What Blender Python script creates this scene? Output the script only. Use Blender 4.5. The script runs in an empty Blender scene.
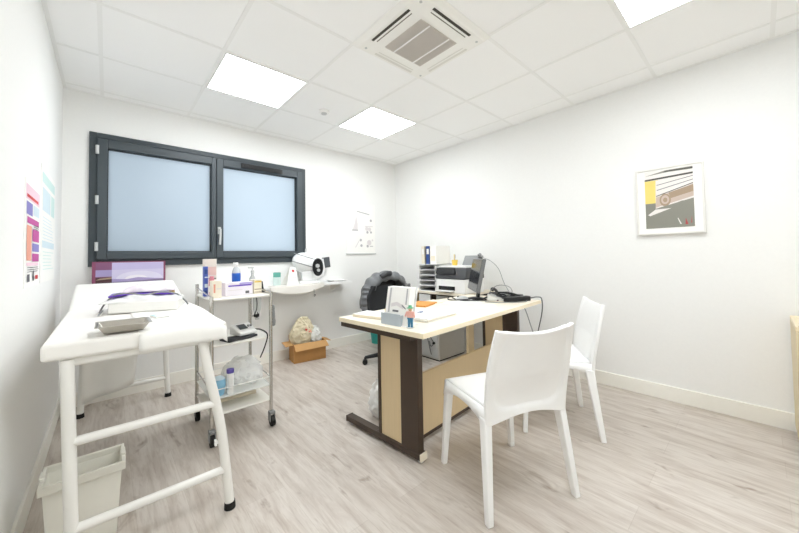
import bpy, bmesh, math, random
from mathutils import Vector, Matrix
random.seed(4)
S = bpy.context.scene
C = S.collection
R = math.radians
PI = math.pi

# ------------------------------------------------------------------ camera, world, exposure
W, D, H = 3.458, 4.9, 2.5            # room: x 0..W, y 0 (window wall) .. -D, z 0..H
yaw, pitch, roll, fpx, shy = 0.734206, 0.029447, -0.016551, 323.8, -19.858
F = Vector((math.sin(yaw)*math.cos(pitch), math.cos(yaw)*math.cos(pitch), math.sin(pitch)))
r0 = Vector((math.cos(yaw), -math.sin(yaw), 0)); u0 = r0.cross(F)
RX = r0*math.cos(roll) + u0*math.sin(roll)
UY = -r0*math.sin(roll) + u0*math.cos(roll)
cd = bpy.data.cameras.new('camera'); cam = bpy.data.objects.new('camera', cd); C.objects.link(cam)
m = Matrix((RX, UY, -F)).transposed().to_4x4(); m.translation = Vector((0.2667, -3.6027, 1.1319))
cam.matrix_world = m
cd.sensor_width = 36; cd.lens = fpx/799*36; cd.shift_y = shy/799; cd.clip_start = 0.02
S.camera = cam
w = bpy.data.worlds.new('world'); S.world = w; w.use_nodes = True
bg = w.node_tree.nodes['Background']
bg.inputs[0].default_value = (0.84, 0.94, 1.0, 1); bg.inputs[1].default_value = 0.55
LAMP = 5.6                            # emission of the ceiling panels
S.view_settings.view_transform = 'Standard'; S.view_settings.look = 'None'
S.view_settings.exposure = 1.66; S.view_settings.gamma = 1; S.view_settings.use_curve_mapping = False
S.cycles.max_bounces = 14; S.cycles.diffuse_bounces = 8; S.cycles.transparent_max_bounces = 12
S.cycles.sample_clamp_indirect = 10

# ------------------------------------------------------------------ materials
def lin(c):
    if isinstance(c, str): c = [int(c[i:i+2], 16) for i in (0, 2, 4)]
    return tuple((v/255/12.92 if v/255 <= .04045 else ((v/255+.055)/1.055)**2.4) for v in c) + (1,)
MATS = {}
def mat(name, col, rough=.5, metal=0, var=0, scale=20, bump=0, trans=0, alpha=1, ior=1.45, spec=.5, stretch=None):
    if name in MATS: return MATS[name]
    x = bpy.data.materials.new(name); x.use_nodes = True; nt = x.node_tree; b = nt.nodes['Principled BSDF']
    b.inputs['Base Color'].default_value = lin(col); b.inputs['Roughness'].default_value = rough
    b.inputs['Metallic'].default_value = metal; b.inputs['Transmission Weight'].default_value = trans
    b.inputs['Alpha'].default_value = alpha; b.inputs['IOR'].default_value = ior
    b.inputs['Specular IOR Level'].default_value = spec
    tc = nt.nodes.new('ShaderNodeTexCoord'); mp = nt.nodes.new('ShaderNodeMapping')
    nt.links.new(tc.outputs['Object'], mp.inputs[0])
    if stretch: mp.inputs['Scale'].default_value = stretch
    n = nt.nodes.new('ShaderNodeTexNoise'); n.inputs['Scale'].default_value = scale; n.inputs['Detail'].default_value = 4
    nt.links.new(mp.outputs[0], n.inputs['Vector'])
    mix = nt.nodes.new('ShaderNodeMix'); mix.data_type = 'RGBA'
    c = lin(col); v = max(var, .02)
    mix.inputs[6].default_value = tuple(k*(1-v) for k in c[:3])+(1,); mix.inputs[7].default_value = tuple(min(1, k*(1+v)) for k in c[:3])+(1,)
    nt.links.new(n.outputs[0], mix.inputs[0]); nt.links.new(mix.outputs[2], b.inputs['Base Color'])
    if bump:
        bp = nt.nodes.new('ShaderNodeBump'); bp.inputs['Strength'].default_value = bump; bp.inputs['Distance'].default_value = .01
        nt.links.new(n.outputs[0], bp.inputs['Height']); nt.links.new(bp.outputs[0], b.inputs['Normal'])
    MATS[name] = x; return x
def emat(name, col, st):
    x = bpy.data.materials.new(name); x.use_nodes = True; nt = x.node_tree; b = nt.nodes['Principled BSDF']
    b.inputs['Base Color'].default_value = (.8, .8, .8, 1)
    b.inputs['Emission Color'].default_value = col; b.inputs['Emission Strength'].default_value = st
    return x
def floor_mat():
    x = bpy.data.materials.new('pale_wood_planks'); x.use_nodes = True; nt = x.node_tree; N = nt.nodes; L = nt.links
    b = N['Principled BSDF']; b.inputs['Roughness'].default_value = .42; b.inputs['Specular IOR Level'].default_value = .4
    tc = N.new('ShaderNodeTexCoord'); mp = N.new('ShaderNodeMapping'); mp.inputs['Rotation'].default_value = (0, 0, PI/2)
    L.new(tc.outputs['Object'], mp.inputs[0])
    br = N.new('ShaderNodeTexBrick'); br.inputs['Scale'].default_value = 1; br.inputs['Brick Width'].default_value = 1.22
    br.inputs['Row Height'].default_value = .185; br.inputs['Mortar Size'].default_value = .001; br.inputs['Bias'].default_value = -.1
    br.offset = .37
    br.inputs['Color1'].default_value = lin('cbc3ba'); br.inputs['Color2'].default_value = lin('d3ccc4'); br.inputs['Mortar'].default_value = lin('c0b7ad')
    L.new(mp.outputs[0], br.inputs['Vector'])
    def noise(scale, st, det, lo, hi):
        m2 = N.new('ShaderNodeMapping'); m2.inputs['Scale'].default_value = st; L.new(tc.outputs['Object'], m2.inputs[0])
        n = N.new('ShaderNodeTexNoise'); n.inputs['Scale'].default_value = scale; n.inputs['Detail'].default_value = det
        n.inputs['Roughness'].default_value = .62; n.inputs['Distortion'].default_value = .6
        L.new(m2.outputs[0], n.inputs['Vector'])
        r = N.new('ShaderNodeMapRange'); r.inputs[1].default_value = lo; r.inputs[2].default_value = hi; L.new(n.outputs[0], r.inputs[0]); return r.outputs[0]
    def mul(src, fac, col, amt):
        mx = N.new('ShaderNodeMix'); mx.data_type = 'RGBA'; mx.blend_type = 'MULTIPLY'
        sc = N.new('ShaderNodeMath'); sc.operation = 'MULTIPLY'; sc.inputs[1].default_value = amt; L.new(fac, sc.inputs[0])
        L.new(sc.outputs[0], mx.inputs[0]); L.new(src, mx.inputs[6]); mx.inputs[7].default_value = col; return mx.outputs[2]
    c = br.outputs['Color']
    c = mul(c, noise(3.2, (6, .8, 1), 6, .42, .72), (.66, .6, .56, 1), .8)     # broad grain
    c = mul(c, noise(14, (6, .5, 1), 4, .5, .75), (.7, .64, .6, 1), .6)          # fine streaks
    c = mul(c, noise(4.2, (2.2, .9, 1), 3, .62, .74), (.5, .43, .38, 1), .8)    # knots
    L.new(c, b.inputs['Base Color']); return x

WALL = mat('white_wall_paint', 'f0f0ee', .9, scale=60, bump=.02, var=.008, spec=.2)
CEIL = mat('ceiling_tile', 'fcfcfb', .95, scale=300, bump=.06, var=.012, spec=.1)
TBAR = mat('ceiling_grid_bar', 'f4f4f2', .6)
SKIRT = mat('skirting_white', 'f3f1e9', .5)
ANTH = mat('anthracite_frame', '3c4449', .45)
ANTH2 = mat('anthracite_sash', '454d52', .42)
BLACK = mat('black_plastic', '17181a', .45)
DGREY = mat('dark_grey_plastic', '4a4b4d', .5)
MGREY = mat('mid_grey_plastic', '8d8f90', .5)
LGREY = mat('light_grey_plastic', 'c9cbca', .5)
WPLAS = mat('white_plastic', 'f4f4f2', .35)
CHAIRW = mat('glossy_white_chair', 'f7f7f6', .28)
WPAINT = mat('white_tube_paint', 'f0efea', .3)
WVINYL = mat('white_couch_cover', 'f3f1ec', .55, bump=.05, scale=8)
PAPER = mat('white_paper', 'f6f5f1', .8)
CREAMP = mat('cream_paper', 'efe6d2', .8)
STEEL = mat('brushed_steel', 'c9c4bb', .28, 1)
CHROME = mat('chrome_tube', 'cfcdc9', .2, 1)
MAPLE = mat('maple_laminate', 'e9d9b9', .45, var=.05, scale=5, stretch=(1, 18, 18))
MAPLEV = mat('maple_laminate_panel', 'd9c39c', .5, var=.06, scale=5, stretch=(18, 18, 1))
MAPLETOP = mat('maple_desktop', 'f5ecd9', .4, var=.03, scale=5, stretch=(1, 18, 18))
BROWN = mat('dark_brown_metal', '43352a', .4)
KRAFT = mat('cardboard_brown', 'b98a53', .8, var=.06, scale=12)
KRAFT2 = mat('cardboard_flap', 'c39761', .8, var=.06, scale=12)
BIN = mat('grey_white_bin', 'e6e4da', .5)
RUBBER = mat('black_rubber', '151413', .7)
JACKET = mat('grey_puffer_nylon', '6b6d6f', .45, var=.25, scale=25)
JACKETD = mat('dark_grey_puffer', '3c3d3f', .5, var=.2, scale=25)
TEAL = mat('teal_plastic', '2f9c93', .5)
BLUE = mat('blue_plastic', '2563c4', .4)
NAVY = mat('navy_binder', '34508f', .5)
PURPLE = mat('purple_card', '6a3fc0', .5)
LILAC = mat('lilac_print', 'b9aee0', .6)
RED = mat('red_print', 'd23b3b', .6)
PINK = mat('pink_print', 'd94f93', .6)
YELL = mat('yellow_plastic', 'e8c75a', .5)
ORANGE = mat('orange_card', 'd79445', .6)
BEIGEB = mat('beige_carrier_bag', 'd8cdb0', .7, var=.1, scale=14, bump=.5)
BAGW = mat('thin_white_bag', 'eeeeec', .35, bump=.4, scale=18)
CLEAR = mat('clear_plastic', 'f4f8f8', .15, trans=.55, bump=.3, scale=25)
GLASS = mat('clear_glass', 'ffffff', .05, trans=.9)
INK = mat('printed_ink', '6b6a6e', .8)
SCREEN = mat('screen_grey', '5c6266', .2)

# ------------------------------------------------------------------ mesh helpers
def nb(): return bmesh.new()
def hexa(bm, b4, t4):
    v = [bm.verts.new(p) for p in list(b4)+list(t4)]
    for f in ((3, 2, 1, 0), (4, 5, 6, 7), (0, 1, 5, 4), (1, 2, 6, 5), (2, 3, 7, 6), (3, 0, 4, 7)):
        bm.faces.new([v[i] for i in f])
    return bm
def box(bm, x0, x1, y0, y1, z0, z1):
    return hexa(bm, [(x0, y0, z0), (x1, y0, z0), (x1, y1, z0), (x0, y1, z0)], [(x0, y0, z1), (x1, y0, z1), (x1, y1, z1), (x0, y1, z1)])
def obox(bm, c, size, rz=0, rx=0, ry=0):
    M = Matrix.Translation(c) @ Matrix.Rotation(rz, 4, 'Z') @ Matrix.Rotation(ry, 4, 'Y') @ Matrix.Rotation(rx, 4, 'X')
    a, b, d = size[0]/2, size[1]/2, size[2]/2
    return hexa(bm, [M @ Vector(p) for p in ((-a, -b, -d), (a, -b, -d), (a, b, -d), (-a, b, -d))], [M @ Vector(p) for p in ((-a, -b, d), (a, -b, d), (a, b, d), (-a, b, d))])
def frame_of(t):
    t = t.normalized(); a = Vector((0, 0, 1)) if abs(t.z) < .9 else Vector((1, 0, 0))
    x = t.cross(a).normalized(); return x, t.cross(x).normalized()
def tube(bm, pts, r, n=10, cap=True):
    pts = [Vector(p) for p in pts]; rings = []; px = None
    rr = r if isinstance(r, (list, tuple)) else [r]*len(pts)
    for i, p in enumerate(pts):
        t = (pts[min(i+1, len(pts)-1)] - pts[max(i-1, 0)])
        if px is None: x, y = frame_of(t)
        else:
            t = t.normalized(); x = (px - t*px.dot(t))
            x = x.normalized() if x.length > 1e-5 else frame_of(t)[0]; y = t.cross(x)
        px = x
        rings.append([bm.verts.new(p + (x*math.cos(2*PI*k/n) + y*math.sin(2*PI*k/n))*rr[i]) for k in range(n)])
    for a, b in zip(rings, rings[1:]):
        for k in range(n): bm.faces.new((a[k], a[(k+1) % n], b[(k+1) % n], b[k]))
    if cap: bm.faces.new(rings[0][::-1]); bm.faces.new(rings[-1])
    return bm
def cyl(bm, p0, p1, a, b=None, n=20): return tube(bm, [p0, p1], [a, a if b is None else b], n)
def spline(pts, k=8):
    P = [Vector(p) for p in pts]; P = [2*P[0]-P[1]] + P + [2*P[-1]-P[-2]]; out = []
    for i in range(1, len(P)-2):
        for j in range(k):
            t = j/k; a, b, c, d = P[i-1:i+3]
            out.append(.5*((2*b) + (c-a)*t + (2*a-5*b+4*c-d)*t*t + (3*b-a-3*c+d)*t**3))
    return out + [P[-2]]
def lathe(bm, prof, c=(0, 0, 0), n=24):
    c = Vector(c); rings = [[bm.verts.new(c + Vector((r*math.cos(2*PI*k/n), r*math.sin(2*PI*k/n), z))) for k in range(n)] for r, z in prof]
    for a, b in zip(rings, rings[1:]):
        for k in range(n): bm.faces.new((a[k], a[(k+1) % n], b[(k+1) % n], b[k]))
    bm.faces.new(rings[0][::-1]); bm.faces.new(rings[-1]); return bm
def grid(bm, fn, nu, nv):
    V = [[bm.verts.new(fn(i/nu, j/nv)) for j in range(nv+1)] for i in range(nu+1)]
    for i in range(nu):
        for j in range(nv): bm.faces.new((V[i][j], V[i+1][j], V[i+1][j+1], V[i][j+1]))
    return bm
def prism(bm, pts, d):
    d = Vector(d); a = [bm.verts.new(p) for p in pts]; b = [bm.verts.new(Vector(p)+d) for p in pts]; n = len(a)
    bm.faces.new(a[::-1]); bm.faces.new(b)
    for k in range(n): bm.faces.new((a[k], a[(k+1) % n], b[(k+1) % n], b[k]))
    return bm
def ell(bm, c, r, seg=20, M=None):
    ret = bmesh.ops.create_uvsphere(bm, u_segments=seg, v_segments=seg//2+2, radius=1)
    for v in ret['verts']:
        v.co = Vector((v.co.x*r[0], v.co.y*r[1], v.co.z*r[2]))
        if M is not None: v.co = M @ v.co
        v.co += Vector(c)
    return bm
def obj(name, bm, m, parent=None, loc=None, rz=0, bevel=0, smooth=True, solid=0, sub=0, angle=38, kind=None, seg=2):
    bmesh.ops.recalc_face_normals(bm, faces=bm.faces)
    me = bpy.data.meshes.new(name); bm.to_mesh(me); bm.free(); me.materials.append(m)
    if smooth:
        for p in me.polygons: p.use_smooth = True
        me.set_sharp_from_angle(angle=R(angle))
    o = bpy.data.objects.new(name, me); C.objects.link(o)
    if parent is not None: o.parent = parent
    if loc is not None: o.location = loc
    o.rotation_euler[2] = rz
    if sub:
        s = o.modifiers.new('s', 'SUBSURF'); s.levels = s.render_levels = sub
    if solid:
        s = o.modifiers.new('t', 'SOLIDIFY'); s.thickness = solid; s.offset = 0
    if bevel:
        b = o.modifiers.new('b', 'BEVEL'); b.width = bevel; b.segments = seg; b.limit_method = 'ANGLE'; b.angle_limit = R(40)
    if kind: o['kind'] = kind
    return o
def tag(o, label, cat, group=None):
    o['label'] = label; o['category'] = cat
    if group: o['group'] = group
    return o
def thing(name, label, cat, loc=(0, 0, 0), rz=0, group=None):
    o = bpy.data.objects.new(name, None); C.objects.link(o); o.location = loc; o.rotation_euler[2] = rz
    o.empty_display_size = .1
    return tag(o, label, cat, group)
def struct(name, bm=None, m=None, parent=None, **k):
    if bm is None:
        o = bpy.data.objects.new(name, None); C.objects.link(o); o['kind'] = 'structure'; return o
    o = obj(name, bm, m, parent, **k)
    if parent is None: o['kind'] = 'structure'
    return o
def simple(name, bm, m, label, cat, group=None, **k): return tag(obj(name, bm, m, **k), label, cat, group)
def flats(name, o, u, v, polys, parent, lift=.0006):
    """flat printed shapes: polys = [(material, [(s,t)...])] on the plane o + s*u + t*v, each its own shallow layer in one mesh"""
    if 1 < len(polys) <= 4:
        for k, p in enumerate(polys): ob = flats(name, o, u, v, [p], parent, lift*(1+.25*k))
        return ob
    o, u, v = Vector(o), Vector(u), Vector(v); n = u.cross(v).normalized(); bm = nb(); ms = []
    for k, (mm, pts) in enumerate(polys):
        if mm not in ms: ms.append(mm)
        f = bm.faces.new([bm.verts.new(o + u*s + v*t + n*lift*(1+.25*k)) for s, t in pts]); f.material_index = ms.index(mm)
    me = bpy.data.meshes.new(name); bm.to_mesh(me); bm.free()
    for mm in ms: me.materials.append(mm)
    ob = bpy.data.objects.new(name, me); C.objects.link(ob); ob.parent = parent; return ob
def rect(a, b, c, d): return [(a, c), (b, c), (b, d), (a, d)]

# ------------------------------------------------------------------ room shell
bm = nb(); box(bm, -.1, W+.1, -D-.1, .3, -.1, 0); struct('floor', bm, floor_mat(), smooth=False)
bm = nb(); box(bm, -.1, W+.1, -D-.1, .3, H, H+.1); struct('ceiling', bm, CEIL, smooth=False)
bm = nb(); box(bm, -.1, 0, -D-.1, .3, 0, H); struct('wall_left', bm, WALL, smooth=False)
bm = nb(); box(bm, W, W+.1, -D-.1, .3, 0, H); struct('wall_right', bm, WALL, smooth=False)
bm = nb(); box(bm, 0, W, -D-.1, -D, 0, H); struct('wall_back', bm, WALL, smooth=False)
wx0, wx1, wz0, wz1 = .155, 2.006, 1.09, 2.18
bm = nb()
box(bm, 0, wx0, 0, .3, 0, H); box(bm, wx1, W, 0, .3, 0, H); box(bm, wx0, wx1, 0, .3, 0, wz0); box(bm, wx0, wx1, 0, .3, wz1, H)
struct('wall_far', bm, WALL, smooth=False)
# unseen eave, fin and wall added outside to shade the window panes
bm = nb(); box(bm, -1.5, W+1, .32, .62, 2.3, 2.5); struct('blocker_eave', bm, ANTH, smooth=False)
bm = nb(); box(bm, -.3, .13, .31, 1.9, 0, 2.3); struct('blocker_fin', bm, ANTH, smooth=False)
bm = nb(); box(bm, .13, .95, 1.5, 1.9, 0, 2.0); struct('blocker_wall', bm, ANTH, smooth=False)
hb, tb = .111, .013
bm = nb(); box(bm, 0, W, -tb, 0, 0, hb); struct('baseboard_far', bm, SKIRT, bevel=.003)
bm = nb(); box(bm, 0, tb, -D, -tb, 0, hb); struct('baseboard_left', bm, SKIRT, bevel=.003)
bm = nb(); box(bm, W-tb, W, -D, -tb, 0, hb); struct('baseboard_right', bm, SKIRT, bevel=.003)
# suspended ceiling grid
gx, gy, T = .225, -.706, .6
bm = nb(); bw, bd = .011, .003
for i in range(-1, 7):
    x = gx + i*T
    if 0 < x < W: box(bm, x-bw, x+bw, -D, 0, H-bd, H)
for j in range(-2, 9):
    y = gy - j*T
    if -D < y < 0: box(bm, 0, W, y-bw, y+bw, H-bd*.8, H)
for a in ((0, .02, -D, 0), (W-.02, W, -D, 0)): box(bm, *a, H-bd-.001, H)
box(bm, 0, W, -.02, 0, H-bd-.0015, H)
struct('trim_2', bm, TBAR, smooth=False)

# window
win = struct('window_1')
yf = -.02
def ring(bm, x0, x1, z0, z1, t, y0, y1):
    tl, tr, tb_, tt = t
    box(bm, x0, x0+tl, y0, y1, z0, z1); box(bm, x1-tr, x1, y0, y1, z0, z1)
    box(bm, x0+tl, x1-tr, y0, y1, z0, z0+tb_); box(bm, x0+tl, x1-tr, y0, y1, z1-tt, z1)
    return bm
bm = nb(); ring(bm, wx0-.004, wx1+.004, wz0-.004, wz1+.004, (.05, .05, .06, .045), yf, .07); box(bm, 1.035, 1.09, yf, .07, wz0+.05, wz1-.04)
struct('window_frame', bm, ANTH, win, bevel=.003, smooth=False)
PANE = bpy.data.materials.new('frosted_glass'); PANE.use_nodes = True
nt = PANE.node_tree; nt.nodes.clear(); o_ = nt.nodes.new('ShaderNodeOutputMaterial'); tr_ = nt.nodes.new('ShaderNodeBsdfTranslucent'); gl_ = nt.nodes.new('ShaderNodeBsdfGlossy'); mx_ = nt.nodes.new('ShaderNodeMixShader')
tr_.inputs[0].default_value = (.86, .9, .94, 1); gl_.inputs['Roughness'].default_value = .25; mx_.inputs[0].default_value = .05
nt.links.new(tr_.outputs[0], mx_.inputs[1]); nt.links.new(gl_.outputs[0], mx_.inputs[2]); nt.links.new(mx_.outputs[0], o_.inputs[0])
for x0, x1, g0, g1 in ((.2, 1.06, .262, 1.022), (1.065, 1.962, 1.125, 1.9)):
    bm = nb(); ring(bm, x0, x1, 1.145, 2.135, (g0-x0, x1-g1, .062, .07), yf-.016, .06)
    sash = struct('window_sash', bm, ANTH2, win, bevel=.004, smooth=False)
    bm = nb(); box(bm, g0-.005, g1+.005, .028, .04, 1.2, 2.07); struct('pane', bm, PANE, sash, smooth=False)
    bm = nb(); ring(bm, g0-.001, g1+.001, 1.206, 2.067, (.007,)*4, -.005, .028); struct('glazing_bead', bm, BLACK, sash, smooth=False)
bm = nb(); box(bm, 1.29, 1.72, yf-.034, yf-.014, 2.077, 2.122)
for k in range(24): box(bm, 1.3+k*.0172, 1.305+k*.0172, yf-.037, yf-.034, 2.082, 2.117)
struct('trickle_vent', bm, BLACK, win, bevel=.002)
bm = nb(); box(bm, 1.074, 1.1, yf-.024, yf-.014, 1.38, 1.45); cyl(bm, (1.087, yf-.02, 1.42), (1.087, yf-.06, 1.42), .009)
tube(bm, spline([(1.087, yf-.058, 1.428), (1.087, yf-.06, 1.4), (1.087, yf-.058, 1.34), (1.085, yf-.05, 1.275)], 5), .0105)
struct('window_handle', bm, LGREY, win)
for z in (2.038, 1.628, 1.25):
    bm = nb(); cyl(bm, (.2, yf-.02, z-.035), (.2, yf-.02, z+.035), .011, n=12); struct('hinge', bm, LGREY, win)

# ------------------------------------------------------------------ ceiling fixtures
DIFF = emat('light_diffuser', (.945, .985, 1.02, 1), LAMP)
def ceiling_light(i, j, label):
    x0, y1 = gx+i*T, gy-j*T
    t = thing('ceiling_light', label, 'light', (x0+T/2, y1-T/2, H), group='square ceiling light panels')
    bm = nb(); a = .29
    for q in ((-a, a, -a, -a+.012), (-a, a, a-.012, a), (-a, -a+.012, -a+.012, a-.012), (a-.012, a, -a+.012, a-.012)): box(bm, *q, -.008, 0)
    obj('light_frame', bm, WPLAS, t)
    bm = nb(); box(bm, -a+.012, a-.012, -a+.012, a-.012, -.006, -.001); obj('diffuser', bm, DIFF, t, smooth=False)
    return t
ceiling_light(1, 0, 'glowing square ceiling panel above the left window pane')
ceiling_light(3, 0, 'glowing square ceiling panel nearest the far right corner, beyond the air conditioner')
ceiling_light(3, 4, 'glowing square ceiling panel cut by the top edge, nearest the right wall')
ceiling_light(1, 4, 'square ceiling panel overhead behind the viewer, out of the picture')

ac = thing('air_conditioner', 'white square ceiling air conditioner cassette with grey grille', 'air conditioner', (1.733, -2.21, H))
bm = nb(); hexa(bm, [(-.285, -.285, -.03), (.285, -.285, -.03), (.285, .285, -.03), (-.285, .285, -.03)], [(-.315, -.315, 0), (.315, -.315, 0), (.315, .315, 0), (-.315, .315, 0)])
obj('fascia', bm, mat('cassette_white', 'f5f4ef', .4), ac, bevel=.006)
bm = nb(); g = .16
box(bm, -g, g, -g, g, -.034, -.03)
for k in range(38): box(bm, -g+.004+k*.0083, -g+.0075+k*.0083, -g, g, -.038, -.034)
gr = obj('intake_grille', bm, mat('grille_grey', 'd3cdc6', .6), ac, smooth=False)
for x in (-.09, .085):
    bm = nb(); box(bm, x-.004, x+.004, -g, g, -.041, -.037); obj('grille_rib', bm, WPLAS, gr, smooth=False)
for k in range(4):
    a = k*PI/2
    def rot(bm):
        bmesh.ops.rotate(bm, cent=(0, 0, 0), matrix=Matrix.Rotation(a, 3, 'Z'), verts=bm.verts); return bm
    bm = nb(); box(bm, -.165, .165, .249, .265, -.0325, -.028); obj('air_slot', rot(bm), mat('slot_dark', '4a4740', .8) if k in (1, 2) else mat('closed_flap', 'e2e0d9', .5), ac, smooth=False)
    bm = nb(); box(bm, -.155, .155, .227, .232, -.0325, -.028); obj('louvre_gap', rot(bm), mat('slot_grey', '85827a', .8) if k in (1, 2) else mat('closed_flap', 'e2e0d9', .5), ac, smooth=False)
    bm = nb(); cyl(bm, (.25, .245, -.033), (.25, .245, -.028), .008, n=12); obj('screw_cap', rot(bm), LGREY, ac)

sd = thing('smoke_detector', 'small round white detector on the ceiling between two light panels', 'detector', (1.76, -.926, H))
bm = nb(); lathe(bm, [(.05, 0), (.05, -.012), (.044, -.02), (.03, -.022)]); obj('housing', bm, WPLAS, sd)
bm = nb(); lathe(bm, [(.026, -.02), (.024, -.032), (.012, -.036)]); obj('sensor_dome', bm, LGREY, sd)

# ------------------------------------------------------------------ things on the walls
def lines(x0, x1, t, n, dt, mm, h=.006, rag=.3):
    return [(mm, rect(x0, x1-random.random()*rag*(x1-x0), t-k*dt, t-k*dt+h)) for k in range(n)]
PK, PL, LB = mat('poster_magenta', 'c2579c', .7), mat('poster_violet', '8d86c4', .7), mat('poster_pale_blue', 'd5e4ea', .7)
PT = mat('poster_pale_teal', 'cfe6e2', .7); SAL = mat('poster_salmon', 'e9a48e', .7); PKL = mat('poster_pale_pink', 'efd0dc', .7)
def wall_poster(name, label, y0, y1, z0, z1, polys, pm=PAPER):
    t = thing(name, label, 'poster', (0, y0, z0)); bm = nb(); box(bm, 0, .0025, 0, y1-y0, 0, z1-z0); obj('sheet', bm, pm, t, smooth=False)
    flats('print', (.0025, 0, 0), (0, y1-y0, 0), (0, 0, z1-z0), polys, t); return t
polys = [(PKL, rect(.05, .95, .82, .96)), (RED, rect(.1, .85, .84, .87)), (PL, rect(.08, .45, .68, .8)), (LB, rect(.5, .92, .7, .8)), (PK, rect(.12, .9, .6, .66)),
         (SAL, rect(.1, .4, .25, .58)), (PK, rect(.45, .92, .44, .56)), (PL, rect(.45, .92, .34, .42)), (PK, rect(.45, .92, .24, .32)), (PKL, rect(.1, .9, .2, .23)),
         (INK, rect(.15, .3, .05, .12)), (INK, rect(.5, .58, .05, .15)), (RED, rect(.66, .85, .06, .1))] + lines(.5, .9, .6, 3, .02, INK) + lines(.12, .9, .18, 3, .02, INK)
wall_poster('poster', 'pink and violet printed poster on the left wall, nearer one', -1.5, -1.085, 1.02, 1.5, polys)
polys = [(PT, rect(.06, .94, .86, .95)), (LB, rect(.08, .6, .62, .82)), (PT, rect(.65, .92, .62, .82)), (LB, rect(.08, .92, .3, .36))] + lines(.1, .9, .56, 8, .03, LB) + lines(.1, .9, .26, 6, .03, PT)
wall_poster('poster', 'pale white and mint poster on the left wall, nearer the window', -1.05, -.44, 1.02, 1.66, polys)

t = thing('poster', 'white instruction poster with small grey drawings right of the window', 'poster', (2.585, 0, 1.175))
bm = nb(); box(bm, 0, .47, -.003, 0, 0, .68); obj('sheet', bm, PAPER, t, smooth=False)
bm = nb(); box(bm, -.01, .48, -.012, 0, -.012, .004); obj('bottom_bar', bm, LGREY, t)
G1, G2 = mat('drawing_grey', 'bdbbbd', .8), mat('drawing_pale', 'e0dbdb', .8)
def circ(s, q, r, mm, asp=1.45): return (mm, [(s+r*math.cos(a*PI/8), q+r/asp*math.sin(a*PI/8)) for a in range(16)])
polys = [(G1, [(.35, .83), (.8, .78), (.8, .8), (.35, .85)]), (G2, [(.2, .46), (.38, .46), (.38, .6), (.33, .76), (.28, .6)]), (G1, rect(.19, .39, .45, .475)),
         circ(.85, .67, .04, G1), circ(.7, .5, .06, G2), circ(.8, .49, .06, G2), circ(.72, .43, .04, G1), circ(.85, .43, .035, G1), (G2, rect(.63, .92, .54, .56)),
         circ(.48, .27, .04, G1), circ(.5, .16, .04, G1), (G2, [(.28, .12), (.31, .12), (.44, .26), (.41, .26)]), circ(.78, .22, .08, G2), circ(.72, .15, .04, G1), (G1, rect(.8, .92, .14, .155)), circ(.9, .27, .03, G2)]
flats('print', (0, -.003, 0), (.47, 0, 0), (0, 0, .68), polys, t)

t = thing('framed_picture', 'white framed picture of stacked papers and a dark desk on the right wall', 'picture', (W, -3.157, 1.275))
pw, ph = .386, .5
bm = nb(); box(bm, -.022, 0, -pw/2, pw/2, 0, ph); 
obj('mount', bm, PAPER, t, smooth=False)
bm = nb()
for a in ((-pw/2-.008, -pw/2+.004, -.008, ph+.008), (pw/2-.004, pw/2+.008, -.008, ph+.008)): box(bm, -.03, 0, a[0], a[1], a[2], a[3])
box(bm, -.03, 0, -pw/2+.004, pw/2-.004, -.008, .004); box(bm, -.03, 0, -pw/2+.004, pw/2-.004, ph-.004, ph+.008)
obj('frame', bm, mat('picture_frame_white', 'e6e4df', .4), t, smooth=False)
GR1, GR2, GR3 = mat('photo_grey', '8b8a80', .6), mat('photo_dark', '56554e', .6), mat('photo_white', 'ece7e2', .6)
YP, BR1, BR2, RP = mat('photo_yellow', 'ecd57a', .6), mat('photo_brown', 'a8937c', .6), mat('photo_pink_grey', 'c9b7ab', .6), mat('photo_red', 'b5484a', .6)
polys = [(GR3, rect(0, 1, 0, 1)), (YP, rect(0, .3, .44, .84)), (GR1, rect(0, 1, 0, .44)), (GR1, [(0, .93), (.45, .99), (1, .99), (1, .95), (.5, .955)]), (GR2, [(0, .84), (1, .87), (1, .9), (0, .87)]), (GR2, [(.4, .96), (1, .955), (1, .985), (.45, .98)]),
         (GR3, [(.24, .83), (1, .86), (1, .5), (.22, .3)]), (INK, [(.26, .745), (1, .83), (1, .84), (.26, .755)]), (INK, [(.26, .655), (1, .77), (1, .78), (.26, .667)]), (GR2, [(.24, .55), (1, .71), (1, .725), (.24, .565)]),
         (BR2, [(.24, .54), (1, .7), (1, .5), (.22, .36)]), (BR1, [(.5, .6), (1, .69), (1, .58), (.55, .5)]), circ(.43, .48, .12, BR1, 1.1), circ(.43, .485, .085, BR2, 1.1), circ(.43, .48, .045, BR1, 1.1),
         (GR1, [(.2, .34), (1, .47), (1, 0), (0, 0), (0, .2)]), (GR3, [(.05, .24), (.22, .33), (.55, .33), (.1, .22)]), (GR3, [(.72, .05), (.75, .05), (.68, .16), (.67, .15)]), (RP, [(.82, .04), (.88, .04), (.83, .15)]), (RP, [(.93, .06), (.95, .06), (.95, .18)])]
flats('print', (-.022, .143, .04), (0, -.286, 0), (0, 0, .445), polys, t)

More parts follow.
